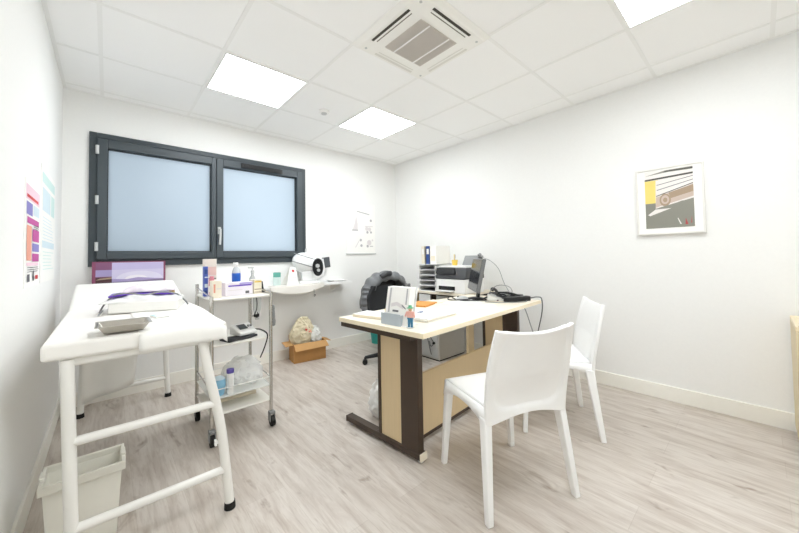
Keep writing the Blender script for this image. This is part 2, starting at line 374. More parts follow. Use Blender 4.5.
t = thing('canvas_print', 'violet landscape print with lit horizon propped below the left window pane', 'picture', (.176, -.05, .79))
bm = nb(); box(bm, 0, .475, -.012, .012, 0, .336); obj('panel', bm, mat('maroon_edge', '8c4b68', .5), t, smooth=False)
LV, LV2, LV3, MG, DB, LVH = (mat(n, c, .5) for n, c in (('print_lilac', 'c6bde2'), ('print_violet', 'a99cc9'), ('print_dark_violet', '857795'), ('print_plum', '87587a'), ('print_dark_earth', '4d3136'), ('print_haze', 'f0ebf5')))
polys = [(LV, rect(.045, .97, .03, .975)), (mat('print_soft_lilac', 'd3cce9', .5), rect(.25, .97, .52, .8)), (mat('print_pale_lilac', 'e0dbf0', .5), [(.3+.33*(1+math.cos(k*PI/12)), .56+.2*math.sin(k*PI/12)) for k in range(13)]), (LVH, [(.42+.16*(1+math.cos(k*PI/12)), .56+.1*math.sin(k*PI/12)) for k in range(13)]), (LV2, [(.25, .5), (.25, .58), (.45, .56), (.6, .6), (.97, .54), (.97, .5)]), (LV3, [(.25, .5), (.97, .54), (.97, .03), (.25, .03)]),
         (MG, rect(.045, .25, .6, .975)), (LV2, rect(.045, .25, .64, .8)), (DB, rect(.045, .25, .03, .62)), (BR1, [(.045, .56), (.25, .58), (.25, .62), (.1, .6)])]
flats('image', (0, -.012, 0), (.475, 0, 0), (0, 0, .336), polys, t)

# ------------------------------------------------------------------ examination couch
ct = thing('examination_couch', 'white examination couch on tubular legs along the left wall', 'couch')
bm = nb(); prism(bm, [(.1, -1.98, .79), (.672, -1.98, .79), (.672, -.96, .79), (.1, -.96, .79)], (0, 0, .06))
obj('mattress', bm, WVINYL, ct, bevel=.014, seg=4)
bm = nb(); hexa(bm, [(.1, -.945, .79), (.672, -.945, .79), (.672, -.36, .915), (.1, -.36, .915)], [(.1, -.955, .85), (.672, -.955, .85), (.672, -.373, .973), (.1, -.373, .973)])
obj('backrest', bm, WVINYL, ct, bevel=.02, seg=4)
def cov(u, v):
    x = .36+.322*u; s = v*1.06
    if s < .88: y, z = -1.08-s, .8525
    else:
        a = (s-.88)/.18; y, z = -1.96-.03*math.sin(min(1, a*1.6)*PI/2), .8525-.075*a**1.5
    if u > .97: z -= .018
    return (x + .012*math.sin(v*5)*u, y, z + .0012*math.sin(u*9+v*4))
bm = nb(); grid(bm, cov, 16, 40); obj('paper_cover', bm, PAPER, ct, solid=.002)
bm = nb()
for x in (.16, .6): tube(bm, [(x, -1.95, .775), (x, -.3, .775)], .018, 10)
for y in (-1.94, -.28, -.96): tube(bm, [(.15, y, .775), (.61, y, .775)], .018, 10)
tube(bm, [(.16, -.3, .775), (.16, -.37, .91)], .012); tube(bm, [(.6, -.3, .775), (.6, -.37, .91)], .012)
obj('frame', bm, WPAINT, ct)
def leg(pts):
    bm = nb(); tube(bm, spline(pts, 6), .0195, 14); l = obj('leg', bm, WPAINT, ct)
    a = Vector(pts[-1]); bm = nb(); cyl(bm, (a.x, a.y, 0), (a.x, a.y, .03), .024, .022); obj('rubber_foot', bm, RUBBER, l)
leg([(.163, -1.95, .785), (.171, -1.95, .5), (.179, -1.95, .188), (.184, -1.95, .012)])
leg([(.578, -1.95, .785), (.606, -1.95, .62), (.634, -1.95, .485), (.658, -1.95, .34), (.674, -1.95, .183), (.69, -1.95, .012)])
leg([(.15, -.27, .785), (.14, -.27, .4), (.128, -.27, .012)])
leg([(.61, -.27, .785), (.632, -.27, .4), (.64, -.27, .2), (.65, -.27, .012)])
for z, xa, xb, y in ((.492, .171, .634, -1.95), (.185, .179, .674, -1.95), (.4, .139, .632, -.27), (.16, .133, .64, -.27)):
    bm = nb(); tube(bm, [(xa, y, z), (xb, y, z-.004)], .0165, 12); obj('crossbar', bm, WPAINT, ct)
def sheetfn(u, v):
    w_ = 1-.14*v; x = .16+.28*u*w_ + .05*v*(1-u)*0 + .0; z = .78 - v*(.5-.06*u)
    return (x - .0*v, -.93 + .02*math.sin(u*7)+.05*v, z)
bm = nb(); grid(bm, sheetfn, 14, 10); obj('hanging_sheet', bm, PAPER, ct, solid=.003)
bm = nb(); box(bm, .628, .636, -1.957, -1.943, .3, .325); box(bm, .632, .652, -1.952, -1.948, .305, .32); obj('tag', bm, WPLAS, ct)

# things lying on the couch
tz = .8545
t = thing('instrument_tray', 'shallow steel instrument tray lying on the couch', 'tray', (.318, -1.893, tz))
def trayfn(dx, dy, z): return [(-dx, -dy, z), (dx, -dy, z), (dx, dy, z), (-dx, dy, z)]
bm = nb(); rings = [trayfn(.058, .046, .001), trayfn(.075, .072, .031), trayfn(.085, .082, .032)]
vs = [[bm.verts.new(p) for p in q] for q in rings]; bm.faces.new(vs[0])
for a, b in zip(vs, vs[1:]):
    for k in range(4): bm.faces.new((a[k], a[(k+1) % 4], b[(k+1) % 4], b[k]))
obj('tray_pan', bm, STEEL, t, solid=.0018, bevel=.004)
bm = nb(); box(bm, -.04, .03, -.02, .02, .002, .004); obj('liner', bm, PAPER, t, smooth=False)

t = thing('sachet', 'small white sachet with teal edges beside the steel tray', 'sachet', (.46, -1.62, tz), .2)
bm = nb(); box(bm, -.03, .03, -.045, .045, 0, .008); obj('pouch', bm, PAPER, t, bevel=.003)
flats('print', (-.03, -.045, .008), (.06, 0, 0), (0, .09, 0), [(mat('pale_teal_ink', '9fd5d8', .6), rect(.03, .14, .05, .95)), (mat('pale_teal_ink', '9fd5d8', .6), rect(.2, .95, .82, .95)), (G2, rect(.3, .9, .3, .4))], t)

simple('carton', hexa(nb(), [(.0, .0, 0), (.29, -.09, 0), (.36, .16, 0), (.02, .25, 0)], [(0, .0, .056), (.29, -.09, .056), (.36, .16, .056), (.02, .25, .056)]), mat('white_carton', 'f1f0ec', .6),
       'long low white carton under a pile on the couch', 'carton', loc=(.27, -1.33, .8545), bevel=.006)
def crump(a, b, h, seed):
    def fn(u, v):
        e = (1-(2*u-1)**6)*(1-(2*v-1)**6)
        return (a*(u-.5), b*(v-.5), h*e*(.62+.3*math.sin(u*9+seed)*math.sin(v*7+seed*2)+.15*math.sin(u*23+v*17)))
    return fn
bm = nb(); grid(bm, crump(.36, .26, .03, 1), 26, 20)
simple('plastic_sheet', bm, BAGW, 'crumpled thin white plastic sheet lying over the low carton', 'plastic sheet', loc=(.43, -1.23, .909), rz=-.15, solid=.002)
bm = nb(); grid(bm, lambda u, v: (.3*(u-.5), .2*(v-.5), .018*math.sin(PI*min(1, u*1.2))*.5+.0), 14, 4)
t = thing('folder', 'purple folder sandwiched in the pile on the couch', 'folder', (.43, -1.14, .934), -.1)
obj('cover', bm, PURPLE, t, solid=.006)
bm = nb(); box(bm, .12, .15, -.09, .02, .002, .008); obj('index_tab', bm, YELL, t)
bm = nb(); grid(bm, crump(.25, .2, .045, 2.2), 20, 14)
for v in list(bm.verts): v.co.z += .0
simple('paper_pack', bm, mat('lilac_white_wrap', 'eee6ee', .5, bump=.1), 'pale pillowy paper pack on top of the purple folder', 'pack', loc=(.46, -1.13, .951), rz=-.12, solid=.003)
bm = nb(); tube(bm, spline([(.235, -1.36, .858), (.25, -1.3, .872), (.238, -1.24, .858), (.26, -1.2, .9), (.3, -1.22, .945), (.36, -1.3, .952), (.42, -1.35, .945), (.5, -1.3, .95), (.575, -1.25, .93), (.62, -1.25, .885), (.64, -1.22, .857)], 7), .0042, 8)
simple('cable', bm, MGREY, 'thin grey tube looping over the low white carton on the couch', 'tube')

# ------------------------------------------------------------------ trolley
tr = thing('instrument_trolley', 'white shelved instrument trolley on chrome posts and casters behind the couch', 'trolley', (.925, -1.12, 0))
tx, ty = .18, .218
for sx in (-1, 1):
    for sy in (-1, 1):
        top = .955 if sy > 0 else .9
        bm = nb(); tube(bm, [(sx*tx, sy*ty, .085), (sx*tx, sy*ty, top)], .0115, 12); p = obj('post', bm, CHROME, tr)
        bm = nb(); cyl(bm, (sx*tx-.012, sy*ty-.02, .034), (sx*tx+.012, sy*ty-.02, .034), .034); wh = obj('caster_wheel', bm, RUBBER, p)
        bm = nb(); box(bm, sx*tx-.017, sx*tx-.0135, sy*ty-.03, sy*ty+.01, .03, .09); box(bm, sx*tx+.0135, sx*tx+.017, sy*ty-.03, sy*ty+.01, .03, .09); box(bm, sx*tx-.017, sx*tx+.017, sy*ty-.03, sy*ty+.01, .08, .095)
        obj('caster_fork', bm, MGREY, p)
SHELF = mat('trolley_shelf', 'f1efe8', .4)
for z in (.87, .585, .165):
    bm = nb(); box(bm, -tx-.004, tx+.004, -ty-.004, ty+.004, z, z+.013); obj('shelf', bm, SHELF, tr, bevel=.005)
bm = nb(); ring_z = .265
box(bm, -tx, tx, -ty, ty, ring_z, ring_z+.004)
for z in (.27, .325):
    for a, b in (((-tx, -ty), (tx, -ty)), ((tx, -ty), (tx, ty)), ((tx, ty), (-tx, ty)), ((-tx, ty), (-tx, -ty))): tube(bm, [(*a, z), (*b, z)], .0035, 6)
obj('basket', bm, mat('clear_tray', 'e9eae6', .3), tr)
for sx in (-1, 1):
    for z in (.93, .34):
        bm = nb(); tube(bm, [(sx*tx, -ty, z-.035 if z > .9 else z-.02), (sx*tx, ty, z)], .005, 8); obj('side_rail', bm, CHROME, tr)
def tbox(name, label, cat, x, y, z, sx, sy, sz, m, rz=0, prints=None, group=None):
    t = thing(name, label, cat, (x, y, z), rz, group); bm = nb(); box(bm, -sx/2, sx/2, -sy/2, sy/2, 0, sz); obj('carton', bm, m, t, bevel=.002)
    if prints: flats('print', (-sx/2, -sy/2, 0), (sx, 0, 0), (0, 0, sz), prints, t)
    return t
TZ = .884
tbox('medicine_box', 'tall narrow blue box on the trolley top shelf', 'box', .758, -1.1, TZ, .022, .05, .2, mat('blue_box', '4a62b4', .5), .0,
     [(LB, rect(.1, .9, .3, .42)), (LB, rect(.1, .9, .62, .66)), (NAVY, rect(.1, .9, .08, .2)), (NAVY, rect(.1, .9, .75, .9))])
tbox('card_box', 'tall cream and pale pink box behind the blue box on the trolley', 'box', .80, -1.02, TZ, .075, .05, .25, mat('cream_box', 'eee4da', .6), .1,
     [(mat('pale_rose', 'ecc9bf', .6), rect(.05, .95, .55, .78)), (INK, rect(.3, .95, .44, .47))])
t = thing('cream_tube', 'small white tube with red and pink print beside the blue box', 'tube', (.783, -1.16, TZ))
bm = nb(); lathe(bm, [(.013, 0), (.013, .02), (.016, .024), (.017, .1), (.012, .135)], n=16); obj('tube_body', bm, mat('rose_red_tube', 'd98a98', .5), t)
bm = nb(); lathe(bm, [(.0175, .03), (.0175, .07)], n=16); obj('printed_band', bm, WPLAS, t)
tbox('glove_box', 'cream upright carton at the front left corner of the trolley', 'box', .787, -1.25, TZ, .055, .05, .11, mat('cream_carton', 'f3ead8', .6), .15, [(SAL, rect(.1, .3, .3, .8)), (G2, rect(.4, .9, .5, .55))])
t = thing('spray_bottle', 'clear bottle with broad blue band and white cap on the trolley', 'bottle', (.962, -1.06, TZ))
bm = nb(); lathe(bm, [(.026, 0), (.028, .01), (.028, .15), (.022, .175), (.012, .19)]); obj('bottle_body', bm, mat('frosted_bottle', 'e3e8ea', .25, trans=.3), t)
bm = nb(); lathe(bm, [(.0288, .085), (.0292, .09), (.0292, .14), (.0288, .145)]); obj('blue_band', bm, BLUE, t)
bm = nb(); lathe(bm, [(.013, .19), (.013, .215), (.01, .218)]); box(bm, -.02, .012, -.006, .006, .212, .222); obj('cap', bm, WPLAS, t)
tbox('glove_box', 'wide white carton with a purple stripe on the trolley top shelf', 'box', .935, -1.185, TZ, .18, .07, .088, mat('white_lilac_carton', 'efeaf2', .6), .1,
     [(PURPLE, rect(.1, .95, .7, .8)), (LILAC, rect(.5, 1, .8, .98)), (INK, rect(.72, .86, .1, .3)), (G2, rect(.1, .6, .4, .44))])
tbox('pill_box', 'small cream carton beside the purple striped carton on the trolley', 'box', 1.062, -1.17, TZ, .055, .07, .098, mat('cream_pill_box', 'f1e9d5', .6), .1,
     [(BR1, rect(.05, .95, .28, .34)), (BR1, rect(.05, .95, .08, .13)), (YELL, rect(.05, .95, .8, .9))])
t = thing('pump_dispenser', 'clear pump dispenser at the back right of the trolley top', 'dispenser', (1.09, -1.01, TZ))
bm = nb(); lathe(bm, [(.02, 0), (.022, .01), (.022, .1), (.009, .12), (.009, .14)]); obj('bottle_body', bm, CLEAR, t)
bm = nb(); lathe(bm, [(.012, .14), (.012, .158), (.004, .16), (.004, .178)]); box(bm, -.03, .008, -.006, .006, .174, .184); obj('pump_head', bm, LGREY, t)
t = thing('plastic_cone', 'small black cone standing at the right end of the trolley top', 'cone', (1.1165, -1.135, TZ))
bm = nb(); lathe(bm, [(.018, 0), (.016, .01), (.006, .075), (.004, .08)]); obj('cone_body', bm, BLACK, t)
bm = nb(); lathe(bm, [(.0195, 0), (.0195, .006)]); obj('rim', bm, DGREY, t)

# hanging from the trolley's right side
t = thing('handset', 'grey handset hanging on the right post of the trolley', 'handset', (1.128, -1.31, .66))
bm = nb(); tube(bm, spline([(0, 0, 0), (.004, 0, .03), (.004, 0, .075), (0, 0, .12), (-.002, 0, .145)], 5), [.009]+[.017]*6+[.014]*8+[.016]*5+[.008], 12); obj('grip', bm, MGREY, t)
bm = nb(); tube(bm, spline([(-.002, 0, .14), (-.008, .01, .17), (-.012, .03, .2)], 5), .003, 6); obj('hook', bm, CHROME, t)
t = thing('cable', 'black cable with plug dangling under the trolley top shelf', 'cable', (1.03, -1.28, .73))
bm = nb(); tube(bm, spline([(0, 0, .14), (.004, 0, .09), (.0, 0, .05), (-.012, 0, .02), (.002, 0, -.002), (.014, 0, .014), (.004, 0, .032)], 6), .0034, 8); obj('cord', bm, BLACK, t)
bm = nb(); obox(bm, (0, 0, .012), (.028, .02, .02), .3); cyl(bm, (-.012, -.005, .012), (-.03, -.005, .012), .0025); obj('plug', bm, BLACK, t)
t = thing('sample_bottle', 'clear upturned bottle hanging under the trolley top shelf', 'bottle', (1.06, -1.2, .72))
bm = nb(); lathe(bm, [(.014, 0), (.018, .02), (.026, .05), (.028, .12), (.024, .149)]); obj('bottle_body', bm, CLEAR, t)
bm = nb(); lathe(bm, [(.015, -.02), (.015, .002)]); obj('cap', bm, LGREY, t)

# blood pressure monitor on the middle shelf
MZ = .5985
t = thing('pressure_cuff', 'folded dark cuff under the pressure monitor on the trolley', 'cuff', (.925, -1.255, MZ), .3)
bm = nb(); grid(bm, lambda u, v: (.2*(u-.5), .11*(v-.5), .007+.003*math.sin(u*8)), 14, 4); obj('cuff_cloth', bm, mat('dark_cuff_cloth', '3a3b3f', .8), t, solid=.012)
t = thing('blood_pressure_monitor', 'white blood pressure monitor with grey screen on the middle trolley shelf', 'monitor', (.97, -1.2, MZ+.015), .3)
bm = nb(); prism(bm, [(-.065, -.06, 0), (-.065, .06, 0), (-.065, .065, .06), (-.065, .03, .066), (-.065, -.06, .022)], (.13, 0, 0)); obj('case', bm, WPLAS, t, bevel=.008)
flats('screen', (-.045, -.03, .0385), (.06, 0, 0), (0, .05, .0245), [(DGREY, rect(0, 1, 0, 1)), (SCREEN, rect(.08, .92, .1, .9))], t, lift=.001)
for x in (.03, .05):
    bm = nb(); cyl(bm, (x, -.005, .045), (x, -.008, .056), .008); obj('button', bm, MGREY, t)
bm = nb(); tube(bm, spline([(1.03, -1.22, .64), (1.07, -1.25, .635), (1.085, -1.33, .61), (1.06, -1.352, .54), (1.03, -1.35, .47)], 7), .0045, 8)
tag(obj('air_hose', bm, BLACK), 'black air hose hanging from the pressure monitor', 'hose')

# bag of supplies in the basket
from mathutils import noise as NZ
def bagfn(a, b, h, seed, wob=.08):
    def fn(u, v):
        th = 2*PI*u; prof = math.sin(PI*min(1, (.08+.92*v))**.8)
        rr = (.35+.65*prof)*(1+wob*math.sin(5*th+seed)+wob*.6*math.sin(9*th+7*v+seed)) if v < 1 else .02
        if v == 0: rr = .55
        p = Vector((a*rr*math.cos(th), b*rr*math.sin(th), h*v*(1+.06*math.sin(3*th+seed))))
        k = min(1, v*4); q = p*26+Vector((seed*7, 0, 0))
        return p + k*.32*min(a, b)*Vector((abs(NZ.noise(q))-.2, abs(NZ.noise(q+Vector((9, 3, 1))))-.2, .5*(abs(NZ.noise(q*.8+Vector((2, 8, 5))))-.2)))
    return fn
bm = nb(); grid(bm, bagfn(.125, .17, .16, 1, .05), 72, 26)
simple('supply_bag', bm, mat('milky_film', 'fafbfa', .3, alpha=.5), 'crumpled clear plastic bag of supplies in the trolley basket', 'bag', loc=(.985, -1.14, .275))
t = thing('cup', 'pale blue crumpled cup beside the clear bag in the trolley basket', 'cup', (.80, -1.275, .2705))
bm = nb(); lathe(bm, [(.028, 0), (.034, .03), (.04, .07), (.036, .1)], n=18); obj('cup_body', bm, mat('pale_blue_cup', '8fc3df', .4), t)
bm = nb(); lathe(bm, [(.037, .1), (.02, .115), (.006, .118)], n=18); obj('lid', bm, mat('ice_blue', 'cfe3ee', .4), t)
t = thing('pill_bottle', 'white bottle with violet cap leaning on the clear bag', 'bottle', (.86, -1.3, .2705))
bm = nb(); cyl(bm, (0, 0, .0), (0, .0, .13), .02); obj('bottle_body', bm, WPLAS, t)
bm = nb(); cyl(bm, (0, 0, .13), (0, 0, .155), .022); obj('cap', bm, mat('violet_cap', '6257a8', .4), t)
simple('paper_stack', box(nb(), -.12, .12, -.12, .12, 0, .02), CREAMP, 'flat cream pad lying on the bottom trolley shelf', 'pad', loc=(.94, -1.06, .1785), bevel=.003)

# ------------------------------------------------------------------ wall shelf and what is on it
sh = thing('wall_shelf', 'white wall shelf below the window holding the eye test device', 'shelf', (1.75, 0, .81))
bm = nb(); box(bm, -.85, .75, -.25, 0, 0, .028); obj('board', bm, WPLAS, sh, bevel=.003)
for x in (-.6, .1, .6):
    bm = nb(); prism(bm, [(x-.01, -.001, 0), (x-.01, -.2, 0), (x-.01, -.2, -.015), (x-.01, -.03, -.09), (x-.01, -.001, -.09)], (.02, 0, 0)); obj('bracket', bm, WPAINT, sh)
def drape(u, v):
    x = 1.5+.62*u; sag = .065*math.sin(PI*u)**.8 if u < .999 else 0
    return (x, -.252-.006*math.sin(u*12)*v, .836-v*(.035+sag))
bm = nb(); grid(bm, drape, 30, 6); grid(bm, lambda u, v: (1.5+.62*u, -.252+.1*v, .8405), 4, 2)
simple('cloth', bm, mat('white_cloth', 'f0ede6', .8), 'white cloth sagging over the front edge of the wall shelf', 'cloth', solid=.0025)
t = thing('hook', 'small dark hook under the wall shelf edge', 'hook', (1.985, -.262, .705))
bm = nb(); tube(bm, spline([(0, 0, .075), (0, -.002, .03), (.0, 0, 0), (.01, 0, -.006), (.014, 0, .006)], 5), .003, 8); obj('wire', bm, MGREY, t)
bm = nb(); ell(bm, (0.012, 0, .01), (.007, .007, .008), 10); obj('tip', bm, BLACK, t)

SZ = .8385
t = thing('jar', 'small teal jar on the wall shelf beside the trolley', 'jar', (1.625, -.12, SZ))
bm = nb(); lathe(bm, [(.036, 0), (.038, .008), (.038, .1), (.03, .11)]); obj('jar_body', bm, mat('clear_pale_teal', 'dceeea', .2), t)
bm = nb(); lathe(bm, [(.0388, .09), (.0388, .135), (.034, .14)]); obj('lid', bm, mat('teal_lid', '66b3a3', .5), t)
t = thing('tent_card', 'folded white card with a red dot standing on the wall shelf', 'card', (1.74, -.17, SZ), .1)
bm = nb()
hexa(bm, [(-.07, -.075, 0), (.07, -.075, 0), (.07, -.072, 0), (-.07, -.072, 0)], [(-.0, -.012, .19), (.07, -.012, .19), (.07, -.009, .19), (-.0, -.009, .19)])
hexa(bm, [(-.07, .055, 0), (.07, .055, 0), (.07, .058, 0), (-.07, .058, 0)], [(-.0, -.009, .19), (.07, -.009, .19), (.07, -.006, .19), (-.0, -.006, .19)])
obj('card', bm, PAPER, t, smooth=False)
flats('print', (-.07, -.075, 0), (.14, 0, 0), (0, .063, .19), [circ(.72, .8, .11, RED, 1.4), (G2, rect(.3, .9, .4, .44)), (G2, rect(.3, .9, .25, .29))], t, .001)

t = thing('eye_test_device', 'white domed eye test device with black eyepiece and grey screen on the wall shelf', 'medical device', (1.98, -.13, SZ), -.35)
DW = mat('device_white', 'f3f4f4', .3)
bm = nb(); box(bm, -.1, .12, -.09, .09, 0, .03); hexa(bm, [(-.07, -.06, .03), (.06, -.06, .03), (.06, .06, .03), (-.07, .06, .03)], [(-.08, -.07, .14), (.04, -.07, .14), (.04, .07, .14), (-.08, .07, .14)]); obj('base', bm, DW, t, bevel=.012, seg=3)
M_ = Matrix.Rotation(R(18), 3, 'Y')
bm = nb(); ell(bm, (-.03, 0, .235), (.15, .1, .115), 28, M_); obj('dome', bm, DW, t)
bm = nb(); tube(bm, [(-.03+.152*math.cos(a)*math.cos(R(18)), -.1*math.sin(a)*1.01, .21-.152*math.cos(a)*math.sin(R(18))) for a in [k*PI/16 for k in range(-1, 18)]], .005, 8); obj('seam', bm, MGREY, t)
bm = nb(); tube(bm, [(-.03+.13*math.cos(a)*math.cos(R(18)), -.092*math.sin(a)*1.0, .305-.13*math.cos(a)*math.sin(R(18))) for a in [k*PI/16 for k in range(1, 16)]], .004, 8); obj('trim_line', bm, MGREY, t)
bm = nb()
tube(bm, [(.095+.012*math.sin(a), -.07+.0*a, .18) for a in (0, .1)], .001, 6)
lp = [(.1+.045*math.cos(a), -.085, .185+.085*math.sin(a)) for a in [k*2*PI/24 for k in range(25)]]
tube(bm, lp, .017, 10, cap=False); bm2 = bm; prism(bm2, [(.1+.045*math.cos(a), -.07, .185+.085*math.sin(a)) for a in [k*2*PI/24 for k in range(24)]], (0, .05, 0)); ep = obj('eyepiece', bm2, BLACK, t)
bm = nb(); cyl(bm, (.095, -.1, .2), (.095, -.075, .2), .022); cyl(bm, (.105, -.1, .15), (.105, -.075, .15), .018); obj('lens', bm, LGREY, ep)
bm = nb(); tube(bm, [(.15, -.085, .09), (.165, -.085, .18), (.15, -.085, .28)], .012, 10); obj('chin_rail', bm, DW, t)
bm = nb(); obox(bm, (.2, -.04, .235), (.085, .02, .12), 0, .1, -.12); sc = obj('screen', bm, DGREY, t, bevel=.004)
bm = nb(); obox(bm, (.2, -.0515, .235), (.07, .002, .1), 0, .1, -.12); obj('screen_glass', bm, SCREEN, sc)
bm = nb(); tube(bm, spline([(.2, -.03, .175), (.19, -.02, .1), (.1, -.02, .03)], 5), .014, 10); obj('arm', bm, DW, t)
bm = nb(); tube(bm, spline([(-.02, .03, .33), (-.02, .04, .37), (-.015, .045, .4)], 4), .008, 8); obj('knob_stalk', bm, LGREY, t)
t = thing('leaflet_pile', 'flat pile of grey and white leaflets at the right end of the wall shelf', 'leaflets', (2.36, -.14, SZ), -.1)
for k, (dx, dy, rz, mm) in enumerate([(0, 0, 0, G2), (.01, .005, .12, PAPER), (-.02, -.01, -.1, LGREY), (.0, 0, .2, PAPER)]):
    bm = nb(); obox(bm, (dx, dy, .003+k*.005), (.2, .14, .0045), rz); obj('leaflet', bm, mm, t, smooth=False)

# ------------------------------------------------------------------ cardboard box with bags
bx = thing('cardboard_box', 'open brown cardboard box on the floor under the wall shelf', 'box', (1.755, -.245, 0), R(-8))
bl, bdp, bh, th = .355, .19, .2, .004
bm = nb(); box(bm, 0, bl, 0, th, 0, bh); box(bm, 0, bl, bdp-th, bdp, 0, bh); box(bm, 0, th, th, bdp-th, 0, bh); box(bm, bl-th, bl, th, bdp-th, 0, bh); box(bm, th, bl-th, th, bdp-th, 0, th)
obj('carton_body', bm, KRAFT, bx, smooth=False)
for pts, d in (([(0, 0, bh), (bl, 0, bh), (bl+.015, -.06, bh-.052), (-.0, -.07, bh-.06)], (0, 0, .004)),
               ([(0, 0, bh), (0, bdp, bh), (-.085, bdp-.01, bh+.0), (-.085, .0, bh-.01)], (0, 0, .004)),
               ([(bl, 0, bh), (bl, bdp, bh), (bl+.08, bdp, bh-.025), (bl+.07, .02, bh-.02)], (0, 0, .004)),
               ([(0, bdp, bh), (bl, bdp, bh), (bl, bdp+.02, bh+.07), (0, bdp+.02, bh+.07)], (0, .004, 0))):
    bm = nb(); prism(bm, pts, d); obj('flap', bm, KRAFT2, bx, smooth=False)
bm = nb(); grid(bm, bagfn(.14, .08, .3, 2.3, .1), 80, 34)
bg1 = simple('carrier_bag', bm, BEIGEB, 'beige carrier bag with red print stuffed into the cardboard box', 'bag', loc=(1.885, -.165, .16))
flats('red_print', (.0, -.088, .13), (.09, .01, -.03), (.0, .02, .09), [(RED, [(0, .6), (.2, 1), (.3, .7), (.15, .4)]), (RED, [(.35, .7), (.6, .5), (.55, .2), (.3, .35)]), (SAL, [(.6, .8), (.9, .5), (.85, .3), (.6, .55)])], bg1)
bm = nb(); grid(bm, bagfn(.08, .065, .19, .7, .1), 50, 22)
simple('plastic_bag', bm, mat('grey_white_bag', 'dedfda', .5, bump=.4, scale=14), 'greyish white bag beside the beige bag in the cardboard box', 'bag', loc=(2.025, -.19, .16))

# ------------------------------------------------------------------ waste bin under the couch
bn = thing('waste_bin', 'off-white rectangular waste bin under the near end of the couch', 'bin', (.205, -1.71, 0))
bm = nb(); a, b, h = .1, .06, .275
o4 = lambda dx, dy, z: [(-dx, -dy, z), (dx, -dy, z), (dx, dy, z), (-dx, dy, z)]
vs = [[bm.verts.new(p) for p in q] for q in (o4(.098, .062, 0), o4(.112, .078, .27))]; bm.faces.new(vs[0])
for k in range(4): bm.faces.new((vs[0][k], vs[0][(k+1) % 4], vs[1][(k+1) % 4], vs[1][k]))
obj('body', bm, BIN, bn, solid=.004, bevel=.004)
bm = nb(); box(bm, -.125, .125, -.09, -.078, .262, .296); box(bm, -.125, .125, .078, .09, .262, .296); box(bm, -.125, -.113, -.078, .078, .262, .296); box(bm, .113, .125, -.078, .078, .262, .296)
rim = obj('rim', bm, BIN, bn, bevel=.003)
for sx in (-1, 1):
    bm = nb(); box(bm, sx*.119-.008, sx*.119+.008, -.03, .03, .27, .305); obj('clip', bm, BIN, rim, bevel=.003)

# ------------------------------------------------------------------ desk
A4 = R(4)
dk = thing('desk', 'cream topped desk with dark brown frame in the middle of the room', 'desk', (1.445, -2.462, 0), A4)
DL, DW_ = 1.56, .715
bm = nb(); box(bm, 0, DL, 0, DW_, .715, .74); obj('desktop', bm, MAPLETOP, dk, bevel=.003)
bm = nb(); box(bm, -.001, .0015, .002, DW_-.002, .713, .7385); box(bm, 0, DL, -.001, .0015, .713, .7385); obj('edge_band', bm, mat('edge_band_maple', 'efe2c6', .5), dk, smooth=False)
for X, s in ((.128, 1), (1.40, -1)):
    bm = nb(); box(bm, X-.033, X+.02, .118, .775, .018, .052); box(bm, X-.031, X+.018, .122, .48, .02, .054); ft = obj('foot_rail', bm, BROWN, dk, bevel=.003)
    for y in (.108, .766):
        bm = nb(); box(bm, X-.034, X+.021, y, y+.012, .014, .054); obj('foot_cap', bm, CREAMP if y < .3 else BROWN, ft, bevel=.003)
    for y in (.135, .74):
        bm = nb(); cyl(bm, (X-.006, y, 0), (X-.006, y, .018), .016); obj('levelling_foot', bm, LGREY, ft)
    bm = nb(); box(bm, X-.028, X+.015, .127, .262, .05, .715); obj('leg_column', bm, BROWN, dk, bevel=.004)
    bm = nb(); box(bm, X-.028, X+.015, .43, .455, .05, .715); obj('leg_column', bm, BROWN, dk, bevel=.004)
    bm = nb(); box(bm, X-.022, X+.009, .262, .43, .05, .715); obj('leg_panel', bm, MAPLEV, dk, smooth=False)
    bm = nb(); xr = .008 if s > 0 else DL-.068; box(bm, xr, xr+.06, .1, .705, .682, .715); obj('top_rail', bm, BROWN, dk, bevel=.003)
bm = nb(); box(bm, .14, 1.372, .222, .24, .058, .425); obj('modesty_panel', bm, MAPLEV, dk, smooth=False)
bm = nb(); box(bm, .14, 1.372, .22, .242, .04, .06); obj('panel_rail', bm, BROWN, dk, smooth=False)

rt = thing('return_desk', 'cream side desk against the right wall carrying the printer', 'desk', (2.885, -1.632, 0))
bm = nb(); box(bm, 0, .56, 0, .85, .715, .74); obj('desktop', bm, MAPLETOP, rt, bevel=.003)
for y in (.02, .8):
    bm = nb(); box(bm, .1, .19, y, y+.03, 0, .715); obj('leg', bm, MAPLEV, rt)
    bm = nb(); box(bm, .42, .5, y, y+.03, 0, .715); obj('leg', bm, BROWN, rt)
bm = nb(); box(bm, .1, .5, .05, .8, .69, .715); obj('rail', bm, BROWN, rt)

pc = thing('metal_cabinet', 'grey metal cabinet standing under the side desk with loose cables', 'cabinet', (2.9, -1.29, 0))
bm = nb(); box(bm, 0, .45, 0, .31, .012, .6); obj('case', bm, mat('cabinet_grey', 'c6c4bd', .5), pc, bevel=.005)
bm = nb(); box(bm, .01, .44, .01, .3, 0, .012); obj('plinth', bm, BLACK, pc)
bm = nb(); box(bm, -.006, 0, .02, .29, .03, .58); obj('door_panel', bm, LGREY, pc, bevel=.003)
bm = nb(); tube(bm, spline([(-.012, .13, .52), (-.015, .12, .4), (-.012, .16, .3), (-.02, .1, .24), (-.012, .07, .19), (-.02, .1, .15), (-.014, .13, .2)], 6), .004, 6); obj('cable', bm, DGREY, pc)
bm = nb(); tube(bm, spline([(-.014, .25, .4), (-.018, .2, .3), (-.014, .17, .27), (-.016, .1, .06)], 6), .0035, 6); obj('cable', bm, DGREY, pc)
